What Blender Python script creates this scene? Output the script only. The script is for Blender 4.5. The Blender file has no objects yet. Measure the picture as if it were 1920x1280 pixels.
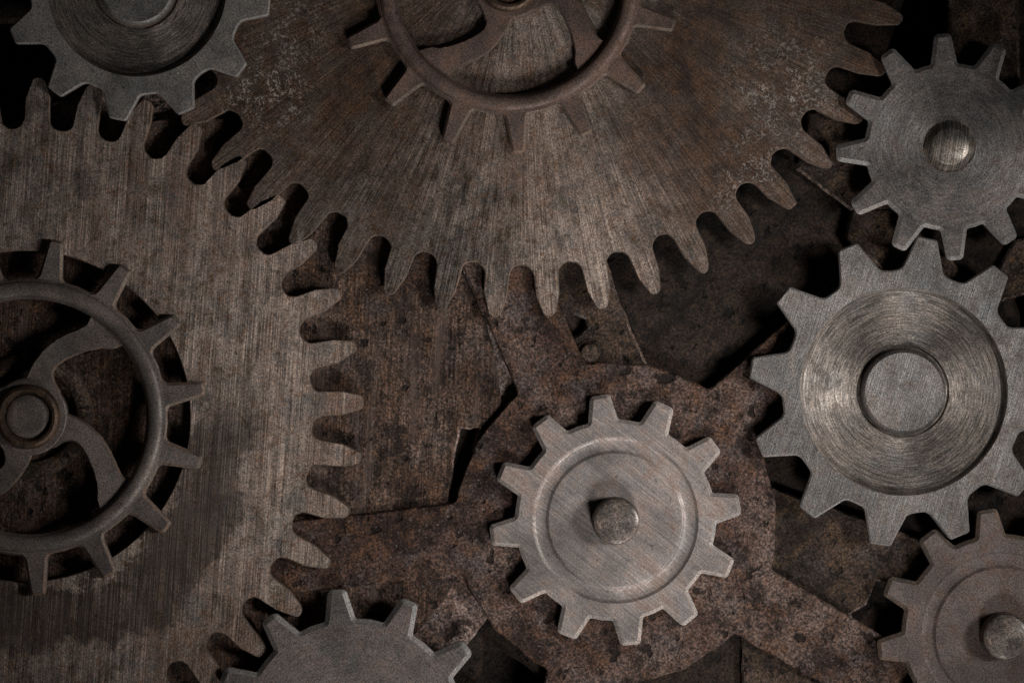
import bpy, math, random
from math import sin, cos, pi, radians, sqrt, atan2
from mathutils import Vector, noise
from mathutils.geometry import tessellate_polygon

random.seed(4)
S = 0.0005          # metres per photo pixel at z = 0
D = 3.0             # camera height
CX, CY = 960.0, 640.0
scene = bpy.context.scene
COL = scene.collection

# ------------------------------------------------------------------ camera, world, lamps
cam_d = bpy.data.cameras.new('camera')
cam = bpy.data.objects.new('camera', cam_d)
COL.objects.link(cam)
cam.location = (0, 0, D)
cam_d.sensor_width = 36.0
cam_d.lens = 36.0 * D / (1920 * S)
cam_d.clip_start = 0.05
cam_d.clip_end = 50
scene.camera = cam

world = bpy.data.worlds.new('World')
scene.world = world
world.use_nodes = True
bg = world.node_tree.nodes['Background']
bg.inputs[0].default_value = (0.93, 0.95, 1.0, 1)
bg.inputs[1].default_value = 0.008


def lamp(name, loc, target, power, radius, size, colour):
    l = bpy.data.lights.new(name, 'SPOT')
    l.energy = power
    l.shadow_soft_size = radius
    l.spot_size = radians(size)
    l.spot_blend = 1.0
    l.color = colour
    o = bpy.data.objects.new(name, l)
    COL.objects.link(o)
    o.location = loc
    o.rotation_euler = (Vector(target) - Vector(loc)).to_track_quat('-Z', 'Y').to_euler()
    return o


def W(px, py, z=0.0):
    k = (D - z) / D
    return Vector(((px - CX) * S * k, (CY - py) * S * k, z))


TGT = W(1105, 800, 0.03)
lamp('lamp_right', TGT + Vector((1.08, 0.0, 0.98)), TGT, 57, 0.18, 42, (1.0, 0.955, 0.912))
lamp('lamp_below', TGT + Vector((0.33, -1.06, 0.98)), TGT + Vector((-0.03, 0.10, 0)), 56, 0.18, 44, (1.0, 0.955, 0.915))

scene.view_settings.view_transform = 'Standard'
scene.view_settings.look = 'None'
scene.view_settings.exposure = 0.0
scene.view_settings.gamma = 1.0
scene.view_settings.use_curve_mapping = False

# ------------------------------------------------------------------ materials


class NT:
    def __init__(self, name):
        self.m = bpy.data.materials.new(name)
        self.m.use_nodes = True
        self.t = self.m.node_tree
        self.b = self.t.nodes['Principled BSDF']
        self.co = self.t.nodes.new('ShaderNodeTexCoord').outputs['Object']

    def n(self, kind, **kw):
        o = self.t.nodes.new(kind)
        for k, v in kw.items():
            setattr(o, k, v)
        return o

    def link(self, a, b):
        if isinstance(a, (int, float)):
            b.default_value = a
        elif isinstance(a, tuple):
            b.default_value = a if len(a) != 3 or b.type == 'VECTOR' else (*a, 1)
        else:
            self.t.links.new(a, b)

    def math(self, op, a, b=0.0, c=0.0, clamp=False):
        o = self.n('ShaderNodeMath', operation=op, use_clamp=clamp)
        for i, v in enumerate((a, b, c)):
            self.link(v, o.inputs[i])
        return o.outputs[0]

    def vmath(self, op, a, b=(0, 0, 0)):
        o = self.n('ShaderNodeVectorMath', operation=op)
        self.link(a, o.inputs[0])
        self.link(b, o.inputs[1])
        return o.outputs[0]

    def noise(self, vec, scale, detail=3.0, rough=0.55, dist=0.0):
        o = self.n('ShaderNodeTexNoise')
        self.link(vec, o.inputs['Vector'])
        o.inputs['Scale'].default_value = scale
        o.inputs['Detail'].default_value = detail
        o.inputs['Roughness'].default_value = rough
        o.inputs['Distortion'].default_value = dist
        return o.outputs['Fac']

    def rng(self, v, a, b, c=0.0, d=1.0, smooth=False):
        o = self.n('ShaderNodeMapRange', clamp=True)
        if smooth:
            o.interpolation_type = 'SMOOTHSTEP'
        self.link(v, o.inputs[0])
        for i, x in enumerate((a, b, c, d)):
            self.link(x, o.inputs[i + 1])
        return o.outputs[0]

    def mix(self, f, a, b, mode='MIX'):
        o = self.n('ShaderNodeMix', data_type='RGBA', blend_type=mode)
        self.link(f, o.inputs[0])
        self.link(a, o.inputs[6])
        self.link(b, o.inputs[7])
        return o.outputs[2]

    def ramp(self, f, stops):
        o = self.n('ShaderNodeValToRGB')
        e = o.color_ramp.elements
        while len(e) < len(stops):
            e.new(0.5)
        for i, (p, c) in enumerate(stops):
            e[i].position = p
            e[i].color = (*c, 1)
        self.link(f, o.inputs[0])
        return o.outputs[0]

    def scaled(self, v, sx, sy, sz, rz=0.0):
        a = self.n('ShaderNodeMapping')
        self.link(v, a.inputs[0])
        a.inputs['Rotation'].default_value = (0, 0, rz)
        o = self.n('ShaderNodeMapping')
        self.link(a.outputs[0], o.inputs[0])
        o.inputs['Scale'].default_value = (sx, sy, sz)
        return o.outputs[0]

    def skewed(self, seed):
        o = self.n('ShaderNodeMapping')
        self.link(self.co, o.inputs[0])
        o.inputs['Location'].default_value = (seed, seed * 1.7 + 3.1, 0.37 + seed * 0.6)
        o.inputs['Rotation'].default_value = (0.62, 0.47, 0.9)
        return o.outputs[0]

    def shifted(self, seed):
        return self.vmath('ADD', self.co, (seed, seed * 1.3, 0.013))

    def polar(self):
        """returns (radius, unit direction vector in xy)"""
        flat = self.vmath('MULTIPLY', self.co, (1, 1, 0))
        o = self.n('ShaderNodeVectorMath', operation='LENGTH')
        self.link(flat, o.inputs[0])
        return o.outputs['Value'], self.vmath('NORMALIZE', flat)

    def polar_vec(self, fd, fr):
        r, u = self.polar()
        sc = self.vmath('MULTIPLY', u, (fd, fd, 0))
        cb = self.n('ShaderNodeCombineXYZ')
        self.link(self.math('MULTIPLY', r, fr), cb.inputs[2])
        return self.vmath('ADD', sc, cb.outputs[0])

    def bump(self, h, strength, dist, prev=None):
        o = self.n('ShaderNodeBump')
        o.inputs['Strength'].default_value = strength
        o.inputs['Distance'].default_value = dist
        self.link(h, o.inputs['Height'])
        if prev is not None:
            self.link(prev, o.inputs['Normal'])
        return o.outputs[0]

    def blob(self, centre, r0, r1):
        """1 inside r0, 0 outside r1 round a point, edge broken by noise"""
        d = self.n('ShaderNodeVectorMath', operation='DISTANCE')
        self.link(self.vmath('MULTIPLY', self.co, (1, 1, 0)), d.inputs[0])
        d.inputs[1].default_value = (centre[0], centre[1], 0)
        return self.rng(d.outputs['Value'], r0, r1, 1, 0)

    def finish(self, col, rough, metal, normal, aniso=0.0, tangent=None, spec=0.4):
        b = self.b
        self.link(col, b.inputs['Base Color'])
        self.link(rough, b.inputs['Roughness'])
        self.link(metal, b.inputs['Metallic'])
        b.inputs['Specular IOR Level'].default_value = spec
        if normal is not None:
            self.link(normal, b.inputs['Normal'])
        if aniso:
            b.inputs['Anisotropic'].default_value = aniso
            self.link(tangent, b.inputs['Tangent'])
        return self.m


def mul(c, k):
    return tuple(x * k for x in c)


def steel(name, col, rust=0.15, brush=None, metal=0.75, rough=0.5, warm=(0.16, 0.085, 0.05), speck=0.5, seed=0.0, aniso=0.0,
          brush_amt=0.35, brush_angle=0.0, bumpd=0.0003, grain=1.0):
    """cast / brushed grey steel with grain, pin-prick glints, rust film and scratches"""
    t = NT(name)
    co = t.skewed(seed)
    big = t.noise(co, 14, 4, 0.6)
    mid = t.noise(co, 70, 4, 0.65)
    fine = t.noise(co, 760, 3, 0.7)
    c = t.ramp(big, [(0.38, mul(col, 0.68)), (0.5, col), (0.64, mul(col, 1.25))])
    cool = t.noise(co, 30, 3)
    c = t.mix(t.rng(cool, 0.5, 0.75, 0, 0.35), c, (col[2] * 0.85, col[2] * 0.98, col[2] * 1.08))
    rmask = t.math('MULTIPLY', t.rng(t.math('ADD', mid, t.math('MULTIPLY', big, 0.7)), 0.82, 1.02, 0, 1), rust)
    c = t.mix(rmask, c, warm)
    c = t.mix(grain, c, t.ramp(fine, [(0.34, (0.45, 0.45, 0.45)), (0.5, (0.98, 0.98, 0.98)), (0.66, (1.75, 1.7, 1.65))]), 'MULTIPLY')
    h = t.math('ADD', t.math('MULTIPLY', fine, 0.8), t.math('MULTIPLY', mid, 0.6))
    T = None
    if brush:
        if brush == 'ring':
            v = t.polar_vec(4.0, 950)
            T = t.polar()[1]
        elif brush == 'ring_broad':
            v = t.polar_vec(3.2, 420)
            T = t.polar()[1]
        elif brush == 'star':
            v = t.polar_vec(150, 14)
            T = t.polar()[1]
        else:
            v = t.scaled(t.shifted(seed), 900, 22, 20, brush_angle)
            T = t.n('ShaderNodeCombineXYZ')
            T.inputs[0].default_value = cos(-brush_angle)
            T.inputs[1].default_value = sin(-brush_angle)
            T = T.outputs[0]
        s = t.noise(v, 1.0, 3, 0.6)
        c = t.mix(brush_amt, c, t.mix(1.0, c, t.ramp(s, [(0.34, (0.35, 0.35, 0.35)), (0.5, (0.95, 0.95, 0.95)), (0.66, (1.9, 1.85, 1.8))]), 'MULTIPLY'))
        h = t.math('ADD', h, t.math('MULTIPLY', s, 1.6))
    # bright pin-pricks: the sparkle of the grain painted as light dots
    vor = t.n('ShaderNodeTexVoronoi')
    t.link(co, vor.inputs['Vector'])
    vor.inputs['Scale'].default_value = 260
    sp = t.math('MULTIPLY', t.rng(vor.outputs['Distance'], 0.10, 0.22, 1, 0),
                t.rng(t.noise(co, 190, 1), 0.56, 0.66, 0, speck))
    c = t.mix(sp, c, mul(col, 2.6))
    # pits
    pit = t.rng(t.noise(co, 210, 2, 0.6), 0.66, 0.74, 0, 0.7)
    c = t.mix(pit, c, mul(col, 0.28))
    h = t.math('SUBTRACT', h, t.math('MULTIPLY', pit, 0.7))
    # long hairline scratches
    sv = t.scaled(t.shifted(seed), 12, 480, 20, 0.7 + seed)
    scr = t.rng(t.noise(sv, 1.0, 1, 0.4), 0.74, 0.78, 0, 0.5)
    c = t.mix(scr, c, mul(col, 1.8))
    ro = t.rng(t.math('ADD', mid, t.math('MULTIPLY', rmask, 0.6)), 0.3, 1.0, rough - 0.08, rough + 0.3)
    me = t.math('SUBTRACT', metal, t.math('MULTIPLY', rmask, 0.5), clamp=True)
    return t.finish(c, ro, me, t.bump(h, 0.5, bumpd), aniso, T)


def rust(name, cols, seed=0.0, streak=0.0, grain=430, light=0.3, bumpd=0.0018, stain=0.8):
    """flaky multi-tone rust; streak adds vertical scrape marks"""
    t = NT(name)
    co = t.skewed(seed)
    big = t.noise(co, 9, 5, 0.62)
    mid = t.noise(co, 48, 5, 0.68, 0.4)
    fine = t.noise(co, grain, 3, 0.75)
    d, m, l, o = cols
    c = t.ramp(big, [(0.36, d), (0.49, m), (0.60, l)])
    c = t.mix(t.rng(mid, 0.48, 0.62, 0, 0.75), c, o)
    c = t.mix(t.rng(t.noise(co, 33, 4, 0.6), 0.52, 0.64, 0, 0.5), c, (l[0] * 0.62, l[1] * 0.80, l[2] * 0.98))
    c = t.mix(t.rng(t.noise(co, 38, 6, 0.72), 0.49, 0.60, 0, stain), c, mul(d, 0.4))
    c = t.mix(1.0, c, t.ramp(fine, [(0.36, (0.20, 0.19, 0.19)), (0.5, (0.95, 0.95, 0.95)), (0.64, (2.4, 2.25, 2.1))]), 'MULTIPLY')
    h = t.math('ADD', t.math('MULTIPLY', fine, 0.55), mid)
    if streak:
        s = t.noise(t.scaled(t.shifted(seed), 420, 26, 10, 0.05), 1.0, 4, 0.65)
        s2 = t.noise(t.scaled(t.shifted(seed), 70, 6, 10, 0.02), 1.0, 3, 0.6)
        c = t.mix(streak, c, t.mix(1.0, c, t.ramp(s, [(0.32, (0.30, 0.29, 0.28)), (0.5, (0.95, 0.95, 0.95)), (0.70, (2.2, 2.1, 2.0))]), 'MULTIPLY'))
        c = t.mix(t.rng(s2, 0.52, 0.68, 0, 0.6), c, (0.125, 0.088, 0.074))
        h = t.math('ADD', h, t.math('MULTIPLY', s, 0.8))
    pit = t.rng(t.noise(co, 75, 5, 0.72), 0.57, 0.66, 0, 0.8)
    c = t.mix(pit, c, mul(d, 0.3))
    h = t.math('SUBTRACT', h, t.math('MULTIPLY', pit, 0.8))
    spot = t.rng(t.noise(t.shifted(seed + 3), 62, 2, 0.5), 0.655, 0.70, 0, 0.85)      # separate eaten-out pits
    c = t.mix(spot, c, mul(d, 0.22))
    h = t.math('SUBTRACT', h, t.math('MULTIPLY', spot, 1.2))
    sp = t.rng(t.noise(co, 300, 1, 0.5), 0.66, 0.74, 0, light)
    c = t.mix(sp, c, (0.34, 0.29, 0.26))
    return t.finish(c, t.rng(mid, 0.3, 0.7, 0.95, 0.62), 0.1, t.bump(h, 0.8, bumpd), spec=0.3)


def brushed_gear(name, mode, seed, stain=None, flecks=(), tilt=0.0, aniso=0.7, zones=()):
    """old brushed brown steel sheet with tarnish patches, rust bloom and paint flecks"""
    t = NT(name)
    co = t.skewed(seed)
    big = t.noise(co, 7, 6, 0.68)
    mid = t.noise(t.scaled(t.shifted(seed), 82, 30, 60, tilt) if mode == 'linear' else t.polar_vec(34, 38), 1.0, 5, 0.7)
    fine = t.noise(co, 640, 3, 0.75)
    if mode == 'linear':
        v1, v2 = t.scaled(t.shifted(seed), 880, 8, 10, tilt), t.scaled(t.shifted(seed), 60, 2.6, 10, tilt)
        T = t.n('ShaderNodeCombineXYZ')
        T.inputs[0].default_value = 1.0
        T = T.outputs[0]
    else:
        v1, v2 = t.polar_vec(340, 13), t.polar_vec(6, 1.6)
        T = t.polar()[1]
    s1 = t.noise(v1, 1.0, 2, 0.7)
    s2 = t.noise(v2, 1.0, 3, 0.6)
    c = t.ramp(big, [(0.30, (0.15, 0.104, 0.083)), (0.45, (0.235, 0.178, 0.15)), (0.56, (0.30, 0.243, 0.21)), (0.68, (0.33, 0.292, 0.27))])
    c = t.mix(t.rng(s2, 0.45, 0.62, 0, 0.6), c, (0.39, 0.325, 0.285))
    c = t.mix(t.rng(mid, 0.50, 0.64, 0, 0.25 if mode == 'linear' else 0.42), c, (0.085, 0.046, 0.025))
    c = t.mix(t.rng(t.noise(co, 26, 5, 0.7), 0.52, 0.64, 0, 0.55), c, (0.085, 0.094, 0.10))
    c = t.mix(t.rng(t.noise(co, 52, 5, 0.7), 0.56, 0.68, 0, 0.6), c, (0.11, 0.072, 0.03))
    c = t.mix(t.rng(t.noise(co, 110, 4, 0.7), 0.54, 0.66, 0, 0.6), c, (0.17, 0.085, 0.042))
    c = t.mix(t.rng(t.noise(t.shifted(seed + 2), 95, 4, 0.7), 0.54, 0.66, 0, 0.5), c, (0.105, 0.118, 0.125))
    c = t.mix(t.rng(t.noise(t.shifted(seed + 5), 150, 4, 0.75), 0.55, 0.68, 0, 0.65), c, (0.045, 0.028, 0.022))
    c = t.mix(t.rng(t.noise(t.shifted(seed + 7), 42, 5, 0.7), 0.40, 0.58, 0.35, 0.95), c,
              t.mix(1.0, c, t.ramp(s1, [(0.36, (0.42, 0.41, 0.41)), (0.5, (0.92, 0.92, 0.92)), (0.66, (1.85, 1.78, 1.72))]), 'MULTIPLY'))
    c = t.mix(1.0, c, t.ramp(fine, [(0.34, (0.42, 0.42, 0.42)), (0.5, (0.98, 0.98, 0.98)), (0.66, (1.85, 1.78, 1.7))]), 'MULTIPLY')
    rmask = t.rng(t.math('ADD', t.math('MULTIPLY', big, 0.6), t.math('MULTIPLY', mid, 0.6)), 0.52, 0.66, 0.6, 0)
    zsum = None
    for (zx, zy, r0, r1) in zones:              # rusted-over patches; the right one also paints in the shade over the teeth
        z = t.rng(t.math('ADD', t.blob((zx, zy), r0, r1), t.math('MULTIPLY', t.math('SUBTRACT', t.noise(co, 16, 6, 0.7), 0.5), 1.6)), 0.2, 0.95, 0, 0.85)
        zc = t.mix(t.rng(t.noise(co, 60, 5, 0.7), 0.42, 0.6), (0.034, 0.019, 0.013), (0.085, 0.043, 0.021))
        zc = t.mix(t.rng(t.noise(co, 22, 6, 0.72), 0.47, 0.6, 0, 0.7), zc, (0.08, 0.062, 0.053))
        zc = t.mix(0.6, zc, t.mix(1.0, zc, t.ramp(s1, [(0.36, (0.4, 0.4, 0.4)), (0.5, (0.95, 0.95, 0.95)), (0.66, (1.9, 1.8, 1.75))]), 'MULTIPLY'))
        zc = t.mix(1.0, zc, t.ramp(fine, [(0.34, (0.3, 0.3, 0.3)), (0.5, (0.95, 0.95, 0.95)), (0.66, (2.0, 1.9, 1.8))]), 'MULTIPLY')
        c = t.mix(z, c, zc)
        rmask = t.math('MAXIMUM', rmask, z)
    met = t.math('SUBTRACT', 0.80, t.math('MULTIPLY', rmask, 0.6))
    ro = t.rng(rmask, 0, 1, 0.43, 0.72)
    if stain:                                   # dried oil ring round the bore
        r, u = t.polar()
        wob = t.math('ADD', t.math('MULTIPLY', t.math('SUBTRACT', t.noise(co, 11, 4, 0.6), 0.5), 0.11), t.math('MULTIPLY', t.math('SUBTRACT', t.noise(co, 55, 6, 0.75), 0.5), 0.07))
        rr = t.math('ADD', r, wob)
        m = t.math('MULTIPLY', t.rng(rr, stain[0], stain[0] + 0.006, 0, 1), t.rng(rr, stain[1], stain[1] + 0.012, 1, 0))
        side = t.n('ShaderNodeSeparateXYZ')
        t.link(t.co, side.inputs[0])
        m = t.math('MULTIPLY', m, t.rng(side.outputs[1], -0.02, 0.05, 1, 0))
        m = t.math('MULTIPLY', m, t.rng(t.math('ADD', t.math('MULTIPLY', s1, 0.8), t.math('MULTIPLY', mid, 0.7)), 0.62, 0.92, 1.0, 0.6))
        c = t.mix(t.math('MULTIPLY', m, 0.88), c, (0.032, 0.023, 0.019))
    for (fx, fy, r1, amt) in flecks:            # crusty paint / lime flecks
        f = t.blob((fx, fy), 0.0, r1)
        f = t.math('MULTIPLY', f, t.rng(t.noise(co, 330, 3, 0.75, 0.8), 0.535, 0.60, 0, amt))
        f = t.math('MULTIPLY', f, t.rng(t.noise(co, 55, 3, 0.6), 0.42, 0.54, 0, 1))
        c = t.mix(f, c, (0.50, 0.46, 0.42))
        met = t.math('SUBTRACT', met, f, clamp=True)
    h = t.math('ADD', t.math('MULTIPLY', s1, 1.3), t.math('MULTIPLY', fine, 0.6))
    h = t.math('ADD', h, t.math('MULTIPLY', mid, 0.5))
    return t.finish(c, ro, met, t.bump(h, 0.5, 0.0002), aniso, T)


M = {}
EDGE = {}            # worn metal on the chamfers, painted lighter to strengthen their lit edges
M['steel_grey'] = steel('steel_grey', (0.27, 0.26, 0.25), 0.25, None, 0.65, 0.5, seed=0.3, speck=0.9)
M['steel_brushed'] = steel('steel_brushed', (0.17, 0.163, 0.16), 0.25, 'line', 0.75, 0.48, seed=0.9, aniso=0.5, brush_angle=0.3, brush_amt=0.32, speck=0.9)
M['turned'] = steel('turned_face', (0.20, 0.178, 0.162), 0.12, 'ring', 0.64, 0.50, seed=1.6, aniso=0.84, brush_amt=0.85, bumpd=0.00010)
M['steel_turned_broad'] = steel('steel_turned_broad', (0.21, 0.197, 0.193), 0.3, 'ring_broad', 0.75, 0.45, seed=2.2, aniso=0.6, brush_amt=0.3)
M['steel_warm'] = steel('steel_warm', (0.305, 0.270, 0.258), 0.5, 'line', 0.55, 0.5, warm=(0.21, 0.12, 0.075), seed=2.9, speck=0.25, aniso=0.3, brush_angle=-0.9, brush_amt=0.35, grain=0.6, bumpd=0.0002)
M['steel_brown'] = steel('steel_brown', (0.145, 0.116, 0.107), 0.5, None, 0.5, 0.55, warm=(0.17, 0.10, 0.07), seed=3.4, speck=0.25)
M['steel_mauve'] = steel('steel_mauve', (0.185, 0.162, 0.156), 0.35, 'ring_broad', 0.6, 0.5, seed=4.1, brush_amt=0.2, aniso=0.4)
M['pin'] = steel('pin_end', (0.155, 0.132, 0.12), 0.3, 'ring_broad', 0.7, 0.45, seed=4.8, brush_amt=0.6, aniso=0.5, bumpd=0.00015)
M['pin_line'] = steel('pin_line', (0.33, 0.30, 0.27), 0.3, 'line', 0.8, 0.4, seed=5.1, brush_amt=0.8, aniso=0.6, brush_angle=0.15)
M['iron'] = steel('cast_iron', (0.185, 0.158, 0.146), 0.3, None, 0.5, 0.5, warm=(0.12, 0.075, 0.055), seed=5.7, speck=0.25)
M['iron_rusty'] = steel('cast_iron_rusty', (0.150, 0.105, 0.090), 0.6, None, 0.45, 0.55, warm=(0.15, 0.085, 0.055), seed=6.3, speck=0.2)
M['bronze'] = steel('bronze_boss', (0.085, 0.058, 0.042), 0.4, 'line', 0.6, 0.45, seed=6.9, brush_amt=0.4, brush_angle=0.7)
M['shaft'] = steel('shaft', (0.12, 0.10, 0.09), 0.6, None, 0.5, 0.6, seed=7.7)
M['rust_arm'] = rust('rust_arm', [(0.032, 0.017, 0.013), (0.079, 0.049, 0.040), (0.118, 0.084, 0.072), (0.086, 0.042, 0.021)], 0.4, light=0.35)
M['rust_scraped'] = rust('rust_scraped', [(0.025, 0.014, 0.010), (0.063, 0.038, 0.028), (0.096, 0.066, 0.053), (0.072, 0.038, 0.020)], 1.4, streak=0.75)
M['rust_flange'] = rust('rust_flange', [(0.08, 0.05, 0.042), (0.17, 0.122, 0.108), (0.235, 0.185, 0.172), (0.13, 0.075, 0.05)], 2.4, grain=380)
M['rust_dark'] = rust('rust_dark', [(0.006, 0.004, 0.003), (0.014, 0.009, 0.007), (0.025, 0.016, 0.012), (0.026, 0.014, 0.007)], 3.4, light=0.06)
M['rust_plate'] = rust('rust_plate', [(0.020, 0.013, 0.010), (0.048, 0.032, 0.024), (0.08, 0.056, 0.045), (0.065, 0.038, 0.018)], 4.4, light=0.12)
M['floor_dark'] = rust('floor_dark', [(0.012, 0.009, 0.008), (0.02, 0.015, 0.013), (0.03, 0.023, 0.02), (0.03, 0.019, 0.012)], 5.4, light=0.0)  # near-black tone for the floor behind the openings
M['left_gear'] = brushed_gear('left_gear_sheet', 'linear', 0.7, stain=(0.150, 0.212), tilt=0.07, aniso=0.75)
M['edge_bright'] = steel('edge_bright', (0.31, 0.298, 0.29), 0.3, None, 0.35, 0.4, seed=8.3, speck=0.1)
M['edge_warm'] = steel('edge_warm', (0.43, 0.385, 0.36), 0.3, None, 0.3, 0.4, seed=8.9, speck=0.1)
M['edge_brown'] = steel('edge_brown', (0.19, 0.15, 0.125), 0.6, None, 0.5, 0.5, seed=9.4, speck=0.1)
M['edge_rust'] = rust('edge_rust', [(0.05, 0.034, 0.028), (0.11, 0.082, 0.07), (0.17, 0.13, 0.115), (0.10, 0.065, 0.04)], 9.9)
for a, b in (('steel_grey', 'edge_bright'), ('steel_brushed', 'edge_bright'), ('steel_turned_broad', 'edge_bright'), ('steel_warm', 'edge_warm'),
             ('steel_brown', 'edge_brown'), ('steel_mauve', 'edge_bright'), ('cast_iron', 'edge_brown'), ('cast_iron_rusty', 'edge_brown'),
             ('left_gear_sheet', 'edge_brown'), ('top_gear_sheet', 'edge_brown'), ('rust_plate', 'edge_rust')):
    EDGE[a] = M[b]
GTX, GTY = 977, -140


def relg(x, y):
    return ((x - GTX) * S, (GTY - y) * S)


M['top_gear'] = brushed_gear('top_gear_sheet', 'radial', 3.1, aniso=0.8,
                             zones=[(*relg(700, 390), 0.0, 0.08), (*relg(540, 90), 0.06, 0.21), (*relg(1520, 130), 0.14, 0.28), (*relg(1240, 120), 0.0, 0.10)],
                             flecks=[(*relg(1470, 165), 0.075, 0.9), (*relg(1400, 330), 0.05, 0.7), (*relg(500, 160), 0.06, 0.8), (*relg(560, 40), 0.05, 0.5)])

# ------------------------------------------------------------------ geometry helpers


def new_mesh(name, verts, faces, mat, parent=None, smooth=27, rim=()):
    me = bpy.data.meshes.new(name)
    me.from_pydata(verts, [], faces)
    if rim and mat.name in EDGE:
        for i in rim:
            me.polygons[i].material_index = 1
    me.validate()
    if smooth:
        me.polygons.foreach_set('use_smooth', [True] * len(me.polygons))
        me.set_sharp_from_angle(angle=radians(smooth))
    me.materials.append(mat)
    if mat.name in EDGE:
        me.materials.append(EDGE[mat.name])
    me.update()
    o = bpy.data.objects.new(name, me)
    COL.objects.link(o)
    if parent is not None:
        o.parent = parent
    return o


def tag(o, label, cat=None, group=None):
    o['label'] = label
    if cat:
        o['category'] = cat
    if group:
        o['group'] = group
    return o


def thing(name, label, cat, loc, group=None):
    o = bpy.data.objects.new(name, None)
    o.empty_display_size = 0.02
    COL.objects.link(o)
    o.location = loc
    return tag(o, label, cat, group)


def round_poly(pts, radii, seg=5):
    """fillet a closed CCW polygon; returns points and the corner index of each point"""
    n, out, ids = len(pts), [], []
    for i in range(n):
        p0, p, p1 = Vector(pts[i - 1]), Vector(pts[i]), Vector(pts[(i + 1) % n])
        r = radii[i]
        if r <= 0:
            out.append(p.copy()); ids.append(i); continue
        a, b = (p0 - p), (p1 - p)
        la, lb = a.length, b.length
        a.normalize(); b.normalize()
        ang = a.angle(b)
        if ang > pi - 0.02:
            out.append(p.copy()); ids.append(i); continue
        t = min(r / math.tan(ang / 2), la * 0.48, lb * 0.48)
        rr = t * math.tan(ang / 2)
        bis = (a + b).normalized()
        c = p + bis * (rr / sin(ang / 2))
        s, e = p + a * t - c, p + b * t - c
        a0 = atan2(s.y, s.x)
        da = atan2(s.x * e.y - s.y * e.x, s.dot(e))
        for k in range(seg + 1):
            th = a0 + da * k / seg
            out.append(Vector((c.x + rr * cos(th), c.y + rr * sin(th)))); ids.append(i)
    return out, ids


def offset(pts, d):
    """push every vertex outward (right-hand side of travel: CCW outlines grow, CW holes close up)"""
    n, out = len(pts), []
    for i in range(n):
        p0, p, p1 = pts[i - 1], pts[i], pts[(i + 1) % n]
        a, b = (p - p0), (p1 - p)
        if a.length < 1e-9: a = b
        if b.length < 1e-9: b = a
        na = Vector((a.y, -a.x)).normalized()
        nb = Vector((b.y, -b.x)).normalized()
        m = na + nb
        if m.length < 1e-6: m = na
        m.normalize()
        out.append(p + m * (d / max(0.55, m.dot(na))))
    return out


def area2(p):
    return sum(p[i - 1].x * p[i].y - p[i].x * p[i - 1].y for i in range(len(p)))


def cap(loops, z, verts, faces, k):
    base = len(verts)
    flat = [p for l in loops for p in l]
    tris = tessellate_polygon([[Vector((p.x, p.y, 0)) for p in l] for l in loops])
    verts.extend((p.x * k, p.y * k, z) for p in flat)
    for a, b, c in tris:
        pa, pb, pc = flat[a], flat[b], flat[c]
        cr = (pb.x - pa.x) * (pc.y - pa.y) - (pb.y - pa.y) * (pc.x - pa.x)
        if abs(cr) < 1e-9: continue
        faces.append((base + a, base + b, base + c) if cr > 0 else (base + a, base + c, base + b))


def strip(top, low, z0, z1, z2, verts, faces, k, closed=True, rim=None):
    """chamfer (top -> low over z0..z1) and wall (z1..z2) along a run of points"""
    n = len(top)
    base = len(verts)
    for p in top: verts.append((p.x * k, p.y * k, z0))
    for p in low: verts.append((p.x * k, p.y * k, z1))
    for p in low: verts.append((p.x * k, p.y * k, z2))
    for i in range(n if closed else n - 1):
        j = (i + 1) % n
        for r in (0, 1):
            if r == 0 and rim is not None: rim.append(len(faces))
            faces.append((base + r * n + i, base + (r + 1) * n + i, base + (r + 1) * n + j, base + r * n + j))


def wear(pts, amp, f=0.05, ph=0.0, step=None):
    """roughen an outline a little; optionally subdivide long runs first"""
    if step:
        q = []
        for i in range(len(pts)):
            a, b = pts[i], pts[(i + 1) % len(pts)]
            m = max(1, int((b - a).length / step))
            q += [a.lerp(b, t / m) for t in range(m)]
        pts = q
    return [p + Vector((noise.noise((p.x * f, p.y * f, ph)), noise.noise((p.x * f, p.y * f, ph + 9)))) * amp for p in pts]


def circle(r, n=128, cx=0.0, cy=0.0, cw=False):
    l = [Vector((cx + r * cos(2 * pi * i / n), cy + r * sin(2 * pi * i / n))) for i in range(n)]
    return l[::-1] if cw else l


def slab(name, pts, z0, thick, bw, bh, mat, parent, k, holes=()):
    """solid plate: outline in px about the parent's origin, z in metres relative to the parent"""
    pts = [Vector(p) for p in pts]
    if area2(pts) < 0: pts = pts[::-1]
    hs = []
    for h in holes:
        h = [Vector(p) for p in h]
        hs.append(h[::-1] if area2(h) > 0 else h)
    v, f, rim = [], [], []
    cap([pts] + hs, z0, v, f, k)
    for l in [pts] + hs:
        strip(l, offset(l, bw), z0, z0 - bh, z0 - thick, v, f, k, True, rim)
    return new_mesh(name, v, f, mat, parent, rim=rim)


def lathe(name, prof, mat, parent, k, seg=128, smooth=35):
    """revolve (r px, z m) from the outside inwards; last point may be r = 0"""
    v, f = [], []
    rings = []
    for r, z in prof:
        if r == 0:
            rings.append([len(v)]); v.append((0, 0, z))
        else:
            rings.append(list(range(len(v), len(v) + seg)))
            v += [(r * k * cos(2 * pi * i / seg), r * k * sin(2 * pi * i / seg), z) for i in range(seg)]
    for a, b in zip(rings, rings[1:]):
        for i in range(seg):
            j = (i + 1) % seg
            if len(b) == 1: f.append((a[i], a[j], b[0]))
            else: f.append((a[i], a[j], b[j], b[i]))
    return new_mesh(name, v, f, mat, parent, smooth)


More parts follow.
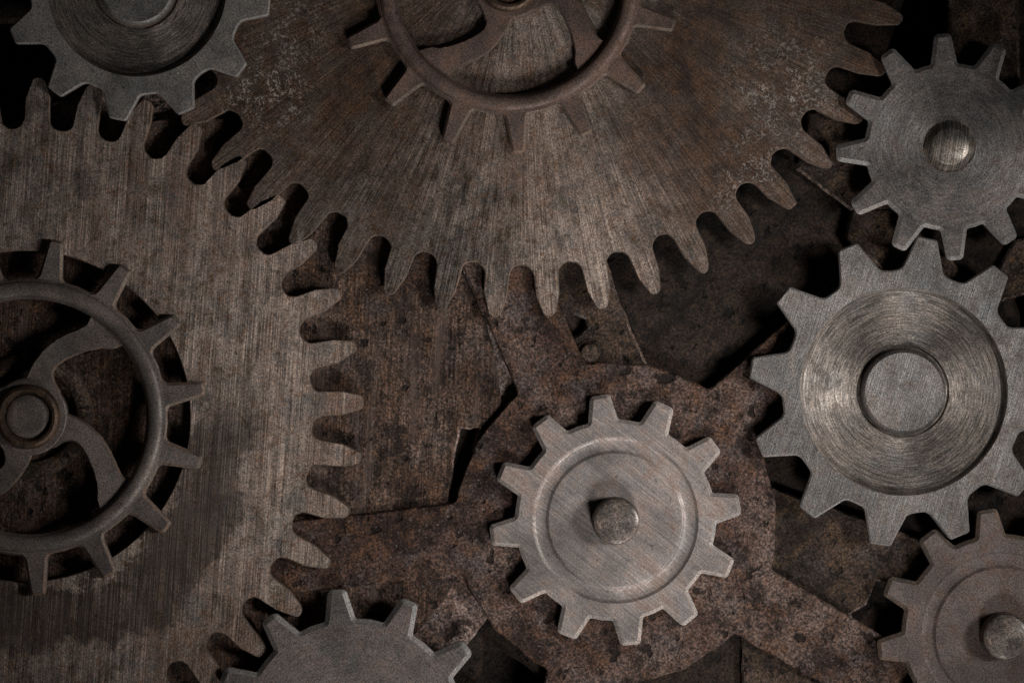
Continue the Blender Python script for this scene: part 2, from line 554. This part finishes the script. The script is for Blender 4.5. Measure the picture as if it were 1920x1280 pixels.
def gear_outline(N, phase, corners, root_r, skew=0.0):
    """corners: (half width, radius, fillet) from the root of one flank to its tip.
    returns points and the index runs of the teeth"""
    pts, rad, owner = [], [], []
    m = len(corners)
    for i in range(N):
        th = radians(phase) + 2 * pi * i / N
        er, et = Vector((cos(th), sin(th))), Vector((-sin(th), cos(th)))
        fl = [(-w, r, q) for w, r, q in corners] + [(w, r, q) for w, r, q in reversed(corners)]
        jit = [(random.uniform(-.8, .8), random.uniform(-.8, .8)) for _ in fl]
        for (w, r, q), (jx, jy) in zip(fl, jit):
            pts.append(er * (r + jy) + et * (w + skew * (r - root_r) + jx)); rad.append(q)
            owner.append(i)
        if root_r:                               # one point of the root circle between the teeth
            th2 = th + pi / N
            pts.append(Vector((cos(th2), sin(th2))) * root_r); rad.append(0); owner.append(-1)
    out, ids = round_poly(pts, rad)
    runs = []
    per = 2 * m + (1 if root_r else 0)
    for i in range(N):
        first = [j for j, c in enumerate(ids) if c == i * per]
        last = [j for j, c in enumerate(ids) if c == i * per + 2 * m - 1]
        runs.append((first[len(first) // 2], last[len(last) // 2]))
    return out, runs


def gear_body(parent, out, runs, thick, bw, bh, k, mat, tooth_mat, bore=None, bore_wall=None, amp=0.0, flank=True):
    """disc with the teeth taken off at their roots + every tooth as a part; tops at local z = 0"""
    if amp:
        out = wear(out, amp, 0.09, random.random() * 50)
    low = offset(out, bw)
    n = len(out)
    intooth = set()
    for a, b in runs:
        intooth.update(range(a + 1, b))
    body = [p for i, p in enumerate(out) if i not in intooth]
    v, f, rim = [], [], []
    hole = [circle(bore, 128, cw=True)] if bore else []
    cap([body] + hole, 0.0, v, f, k)
    for (a, b), (a2, b2) in zip(runs, runs[1:] + runs[:1]):
        idx = list(range(b, a2 + 1)) if a2 > b else list(range(b, n)) + list(range(0, a2 + 1))
        strip([out[i] for i in idx], [low[i] for i in idx], 0.0, -bh, -thick, v, f, k, False, rim)
    if bore_wall:
        h = hole[0]
        strip(h, offset(h, bore_wall[0]), 0.0, -bore_wall[1], -thick, v, f, k, True, rim)
    # underside, so that no light leaks through from below
    cap([[low[i] for i in range(n)]] + ([circle(bore - (bore_wall[0] if bore_wall else 0), 128, cw=True)] if bore_wall else []), -thick, v, f, k)
    o = new_mesh('disc', v, f, mat, parent, rim=rim)
    for a, b in runs:
        idx = list(range(a, b + 1))
        v, f, rim = [], [], []
        cap([[out[i] for i in idx]], 0.0, v, f, k)
        strip([out[i] for i in idx], [low[i] for i in idx], 0.0, -bh, -thick, v, f, k, False, rim)
        new_mesh('tooth', v, f, tooth_mat, parent, rim=rim)
    return o


def gear_at(name, label, cx, cy, ztop, group=None):
    k = S * (D - ztop) / D
    return thing(name, label, 'gear', W(cx, cy, ztop), group), k


def shaft(parent, r, top, ztop, k, floor=0.0):
    """turned shaft from under the gear down to the plate that carries it"""
    z1 = floor - ztop
    return lathe('shaft', [(r * 1.5, z1 + 0.0005), (r * 1.5, z1 + 0.004), (r, z1 + 0.005), (r, top)][::1], M['shaft'], parent, k, 48)


# ------------------------------------------------------------------ the setting: floor and backing plate
def struct(o):
    o['kind'] = 'structure'
    return o


def gpts(l):
    """photo pixels -> outline about the picture centre, y up"""
    return [Vector((x - CX, CY - y)) for x, y in l]


floor = slab('floor', gpts([(-700, -500), (2600, -500), (2600, 1780), (-700, 1780)]), -0.055, 0.01, 0, 0.001, M['floor_dark'], None, S)
struct(floor)


def arc(cx, cy, r, a0, a1, n):
    return [(cx + r * cos(radians(a0 + (a1 - a0) * i / n)), cy - r * sin(radians(a0 + (a1 - a0) * i / n))) for i in range(n + 1)]


black_gap = gpts([(1700, -40), (1792, -40), (1786, 120), (1740, 200), (1668, 215), (1650, 120)])
left_gap = gpts(arc(45, 783, 318, 60, 168, 20) + arc(45, 783, 262, 160, 64, 20))
left_gap2 = gpts(arc(45, 783, 330, -100, 4, 24) + arc(45, 783, 285, 0, -96, 24))
corner_gap = gpts([(-60, 40), (60, 30), (130, 90), (110, 150), (60, 215), (-60, 225)])
right_pit = gpts([(1893, 500), (1990, 470), (1990, 640), (1905, 625)])
tri_gap = gpts([(905, 1185), (985, 1240), (1060, 1300), (1060, 1420), (950, 1420), (885, 1320)])
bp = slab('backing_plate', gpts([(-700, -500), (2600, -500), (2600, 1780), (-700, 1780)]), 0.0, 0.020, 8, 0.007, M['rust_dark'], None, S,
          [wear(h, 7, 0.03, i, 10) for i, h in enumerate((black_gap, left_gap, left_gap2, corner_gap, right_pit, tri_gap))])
struct(bp)

# ------------------------------------------------------------------ rusty plates between the backing and the gears


def plate(name, label, pts, ztop, thick, bw, bh, mat, holes=(), cat='plate', amp=2.2, centre=None):
    cx = sum(p[0] for p in pts) / len(pts) if centre is None else centre[0]
    cy = sum(p[1] for p in pts) / len(pts) if centre is None else centre[1]
    k = S * (D - ztop) / D
    conv = lambda l: [Vector((x - cx, cy - y)) for x, y in l]
    o = slab(name, wear(conv(pts), amp, 0.035, cx, 9), 0.0, thick, bw, bh, mat, None, k, [wear(conv(h), amp * .7, 0.06, cy, 8) for h in holes])
    o.location = W(cx, cy, ztop)
    return tag(o, label, cat) if cat else o


wedge = [(858, 797), (900, 800), (890, 858), (866, 915), (838, 942), (845, 862)]
dk = S * (D - 0.011) / D
disc = thing('flanged_disc', 'scraped rusty disc with a wedge-shaped slot, half hidden by the left gear', 'disc', W(370, 790, 0.011))
conv = lambda l: [Vector((x - 370, 790 - y)) for x, y in l]
slab('raised_face', wear(circle(568, 200), 2.5, 0.03, 2), 0.0, 0.006, 2.5, 0.0015, M['rust_scraped'], disc, dk, [wear(conv(wedge), 2, 0.05, 3, 8)])
slab('flange', wear(circle(655, 200), 2.5, 0.03, 5), -0.0065, 0.0042, 2.5, 0.0015, M['rust_flange'], disc, dk, [wear(offset(conv(wedge), 4), 2, 0.05, 3, 8)])

curved = [(1010, 470), (1128, 470), (1142, 520), (1158, 566), (1180, 622), (1214, 692), (1262, 770), (1010, 770)]
sq = [(1050, 588), (1078, 586), (1102, 596), (1104, 614), (1090, 628), (1068, 642), (1058, 618)]
plate('curved_plate', 'small brown plate with a square hole and a worn curved edge right of it', curved, 0.010, 0.006, 5, 0.003, M['rust_plate'], [sq])
kk = S * (D - 0.012) / D
bolt = thing('bolt', 'small rusted bolt head beside the square hole', 'bolt', W(1106, 662, 0.0102))
lathe('head', [(21, 0), (20, 0.002), (16, 0.0045), (8, 0.0055), (0, 0.0057)], M['rust_plate'], bolt, kk, 24)
lathe('washer', [(27, 0), (26.5, 0.0008), (21, 0.001)], M['rust_dark'], bolt, kk, 24)

boxp = [(1395, 880), (1446, 918), (1540, 950), (1652, 985), (1760, 1030), (1800, 1130), (1780, 1320), (1395, 1320)]
pit = [(1640, 1083), (1672, 1090), (1700, 1150), (1690, 1205), (1640, 1195), (1600, 1172), (1590, 1150), (1622, 1130)]
plate('angled_plate', 'dark mottled plate with a ragged hole beneath the two right-hand gears', boxp, 0.009, 0.006, 4, 0.002, M['rust_plate'], [pit])
plate('upright_bar', 'dark flat bar rising behind the top right gear', [(1786, -80), (1908, -80), (1906, 80), (1910, 330), (1790, 330), (1783, 90)], 0.012, 0.008, 6, 0.003, M['rust_plate'], cat='bar')
plate('slanted_bar', 'dark slanted bar at the right edge between two gears', [(1905, 455), (2010, 430), (2010, 520), (1880, 560), (1866, 520)], 0.010, 0.006, 5, 0.003, M['rust_plate'], cat='bar')
plate('link_plate', 'brown rusted link in the gap between top right gear and middle right gear', [(1600, 395), (1680, 395), (1790, 500), (1810, 580), (1720, 600), (1630, 510), (1590, 440)], 0.013, 0.006, 5, 0.003, M['rust_plate'], cat='link')
plate('gullet_plate', 'small rusted plate glimpsed behind the left teeth of the top right gear', [(1520, 215), (1560, 205), (1640, 240), (1660, 330), (1690, 420), (1610, 400), (1500, 315)], 0.012, 0.006, 5, 0.003, M['rust_plate'])

# five-armed rusty hub plate
hub_pts, hub_rad = [], []
for a in (186, 258, 330, 42, 114):
    th = radians(a)
    er, et = Vector((cos(th), sin(th))), Vector((-sin(th), cos(th)))
    q = sqrt(300 ** 2 - 66 ** 2)
    for (r, w, rad_) in ((q, -66, 14), (690, -63, 20), (690, 63, 20), (q, 66, 14)):
        hub_pts.append(er * r + et * w); hub_rad.append(rad_)
    for d in (18, 36, 54):
        t2 = th + radians(d)
        hub_pts.append(Vector((cos(t2), sin(t2))) * 300); hub_rad.append(0)
hub_out, _ = round_poly(hub_pts, hub_rad)
hk = S * (D - 0.018) / D
spider = thing('five_armed_plate', 'rusty round plate with five arms, under the pale middle gear', 'plate', W(1155, 980, 0.018))
slab('arm_plate', wear(hub_out, 2.2, 0.035, 7, 10), 0.0, 0.006, 3, 0.0018, M['rust_arm'], spider, hk)

# ------------------------------------------------------------------ the two large brushed gears
o, k = gear_at('large_gear', 'huge brushed gear with a round opening, filling the left side', 46, 780, 0.0264)
out, runs = gear_outline(38, 2.4, [(22.5, 538, 22), (20.5, 596, 22), (9, 634, 11)], 0)
gear_body(o, out, runs, 0.008, 2.0, 0.0016, k, M['left_gear'], M['left_gear'], 312, (2.0, 0.0016), amp=2.2)

o, k = gear_at('large_gear', 'huge brown gear with radial brushing and rounded teeth, top centre', GTX, GTY, 0.0264)
out, runs = gear_outline(45, 2.1, [(22.5, 636, 22), (20.5, 694, 22), (8, 734, 10)], 0)
gear_body(o, out, runs, 0.008, 2.0, 0.0016, k, M['top_gear'], M['top_gear'], amp=2.2)
shaft(o, 60, -0.0075, 0.0264, k)
bs = thing('bearing_boss', 'dark ring-shaped boss seen behind the spoked gear at the left', 'boss', W(58, 778, 0.0115))
lathe('ring', [(118, 0.0), (116, 0.005), (108, 0.008), (96, 0.0085), (88, 0.0065), (84, 0.0)], M['rust_plate'], bs, S * .995, 96)

# ------------------------------------------------------------------ spoked gears


def spline(p, n=6):
    q = []
    P = [Vector(x) for x in p]
    for i in range(len(P) - 1):
        a, b, c, d = P[max(i - 1, 0)], P[i], P[i + 1], P[min(i + 2, len(P) - 1)]
        for s in range(n):
            t = s / n
            q.append(0.5 * ((2 * b) + (c - a) * t + (2 * a - 5 * b + 4 * c - d) * t * t + (3 * b - a - 3 * c + d) * t ** 3))
    q.append(P[-1])
    return q


def spoked_gear(label, cx, cy, scale, ztop, mat, group, boss_mat, floor_z):
    o, k = gear_at('spoked_gear', label, cx, cy, ztop, group)
    k *= scale
    out, runs = gear_outline(15, 9.1, [(17.5, 245, 17), (8.5, 317, 2.5)], 246)
    gear_body(o, out, runs, 0.0075, 5.0, 0.0026, k, mat, mat, 240, (3, 0.003), amp=1.2)
    bead = [(248, -0.0004), (247, 0.0004)]
    for i in range(13):
        th = pi * i / 12
        bead.append((230 + 14.5 * cos(th), 0.0006 + 0.0048 * sin(th)))
    bead += [(212.5, -0.0012), (212, -0.007)]
    lathe('rim_bead', bead, mat, o, k, 160)
    up = spline([(-24, 30), (-13, 52), (-7, 68), (7, 97), (34, 130), (65, 149), (98, 164), (108, 176), (112, 196), (117, 193)])
    lo = spline([(181, 135), (169, 128), (150, 122), (127, 122), (95, 114), (59, 97), (45, 81), (47, 64), (56, 46), (60, 20)])
    mid = [Vector((228 * cos(radians(a)), 228 * sin(radians(a)))) for a in (56, 51, 46, 41, 37)]
    prof = offset(up + mid + lo, 3.2 if area2(up + mid + lo) < 0 else -3.2)
    for q in range(4):
        ca, sa = cos(q * pi / 2), sin(q * pi / 2)
        pr = [Vector((p.x * ca - p.y * sa, p.x * sa + p.y * ca)) for p in prof]
        slab('spoke', wear(pr, 1.3, 0.08, q + cx), -0.0012 - 0.00005 * q, 0.006, 3.0, 0.003, mat, o, k)
    lathe('hub', [(70, -0.0065), (70, -0.002), (67, -0.0006), (56, -0.0006)], mat, o, k, 96)
    b = lathe('boss', [(58.5, -0.001), (58, 0.003), (55, 0.006), (50, 0.0072), (45, 0.0066), (41, 0.003), (40.5, -0.002)], boss_mat, o, k, 96)
    lathe('axle_end', [(40.5, -0.002), (39, 0.0018), (35, 0.0030), (27, 0.0030), (22, 0.0026), (0, 0.0024)], mat, b, k, 64)
    shaft(o, 45, -0.006, ztop, k, floor_z)
    return o


G2 = 'spoked gears with a beaded rim'
spoked_gear('dark iron gear with curved spokes over the opening at the left edge', 53, 781, 1.04, 0.0362, M['iron'], G2, M['bronze'], 0.0112)
spoked_gear('brown iron gear with curved spokes on the brushed gear at the top', 954, -35, 1.0, 0.0372, M['iron_rusty'], G2, M['bronze'], 0.0265)

# ------------------------------------------------------------------ solid sprocket gears


def dished_gear(label, cx, cy, ztop, thick, Rt, Rr, wt, wb, phase, recess, hub, mat, group, floor_z):
    o, k = gear_at('dished_gear', label, cx, cy, ztop, group)
    out, runs = gear_outline(12, phase, [(wb, Rr, 22), (wt, Rt, 4)], Rr + 1)
    gear_body(o, out, runs, thick, 3, 0.0018, k, mat, mat, recess, amp=1.0)
    d = 0.0068
    lathe('turned_face', [(recess, 0), (recess - 3, -0.0014), (recess - 6, -d + 0.0012), (recess - 10, -d), (hub + 13, -d), (hub + 12, -d - 0.0025), (hub + 7, -d - 0.0025)], M['turned'], o, k)
    lathe('hub', [(hub + 7, -d - 0.0025), (hub + 5.5, -0.0026), (hub + 3, -0.0004), (hub - 1, 0.0010), (0, 0.0010)], mat, o, k)
    shaft(o, 50, -thick, ztop, k, floor_z)
    return o


G1 = 'dished gears with a turned face'
dished_gear('grey gear with a dished turned face, in the top left corner', 257, -24, 0.0358, 0.009, 248, 198, 14, 33, -8.5, 168, 66, M['steel_grey'], G1, 0.0265)
dished_gear('large grey brushed gear with dished face and flat hub, at the right', 1695, 734, 0.038, 0.011, 288, 224, 17, 38, 21.2, 195, 74, M['steel_brushed'], G1, 0.0)


def flat_gear(label, cx, cy, ztop, thick, Rt, Rr, wt, wb, phase, mat, hubm, bw, group=None, floor_z=0.0):
    o, k = gear_at('flat_gear', label, cx, cy, ztop, group)
    out, runs = gear_outline(12, phase, [(wb, Rr, 13), (wt, Rt, 2.5)], Rr + 1)
    gear_body(o, out, runs, thick, bw, bw * 0.00042, k, mat, mat, 49, amp=1.0)
    lathe('axle_end', [(49, 0), (47.5, -0.0012), (46, 0.0), (45, 0.0012), (35, 0.0080), (33, 0.0086), (0, 0.0087)], hubm, o, k, 96)
    shaft(o, 47, -thick, ztop, k, floor_z)
    return o


flat_gear('plain grey gear with a short bright axle end, top right', 1780, 275, 0.0385, 0.011, 205, 149, 9, 19, 3.2, M['steel_turned_broad'], M['pin_line'], 7.5)
flat_gear('plain mauve-grey gear cut off by the bottom edge', 662, 1372, 0.0375, 0.0105, 259, 203, 9.5, 22, 6.5, M['steel_mauve'], M['pin'], 9, None, 0.0265)


def grooved_gear(label, cx, cy, ztop, thick, mat, phase, group, floor_z):
    o, k = gear_at('grooved_gear', label, cx, cy, ztop, group)
    out, runs = gear_outline(12, phase, [(22.5, 181, 12), (13, 229, 2.0)], 182)
    gear_body(o, out, runs, thick, 7, 0.0032, k, mat, mat, 156, amp=1.0)
    lathe('groove', [(156, 0), (155, -0.0003), (151.5, -0.0019), (149.5, -0.0022), (132, -0.0022), (130, -0.0019), (126.5, -0.0003), (125, 0.0)], mat, o, k)
    lathe('centre_face', [(125, 0.0), (120, 0.0002), (46, 0.0002), (44, 0.0)], mat, o, k)
    lathe('axle_pin', [(44.5, -0.001), (44, 0.010), (43.5, 0.0175), (41.5, 0.0198), (38, 0.0208), (34, 0.0211), (0, 0.0212)], M['pin'], o, k, 96)
    shaft(o, 47, -thick, ztop, k, floor_z)
    return o


G3 = 'grooved gears with a tall axle pin'
grooved_gear('pale worn gear with a ring groove and tall pin, standing on the rusty arms', 1154, 975, 0.032, 0.0135, M['steel_warm'], 7, G3, 0.0182)
grooved_gear('brown gear with a ring groove and tall pin, bottom right corner', 1880, 1190, 0.034, 0.0135, M['steel_brown'], 7, G3, 0.0)
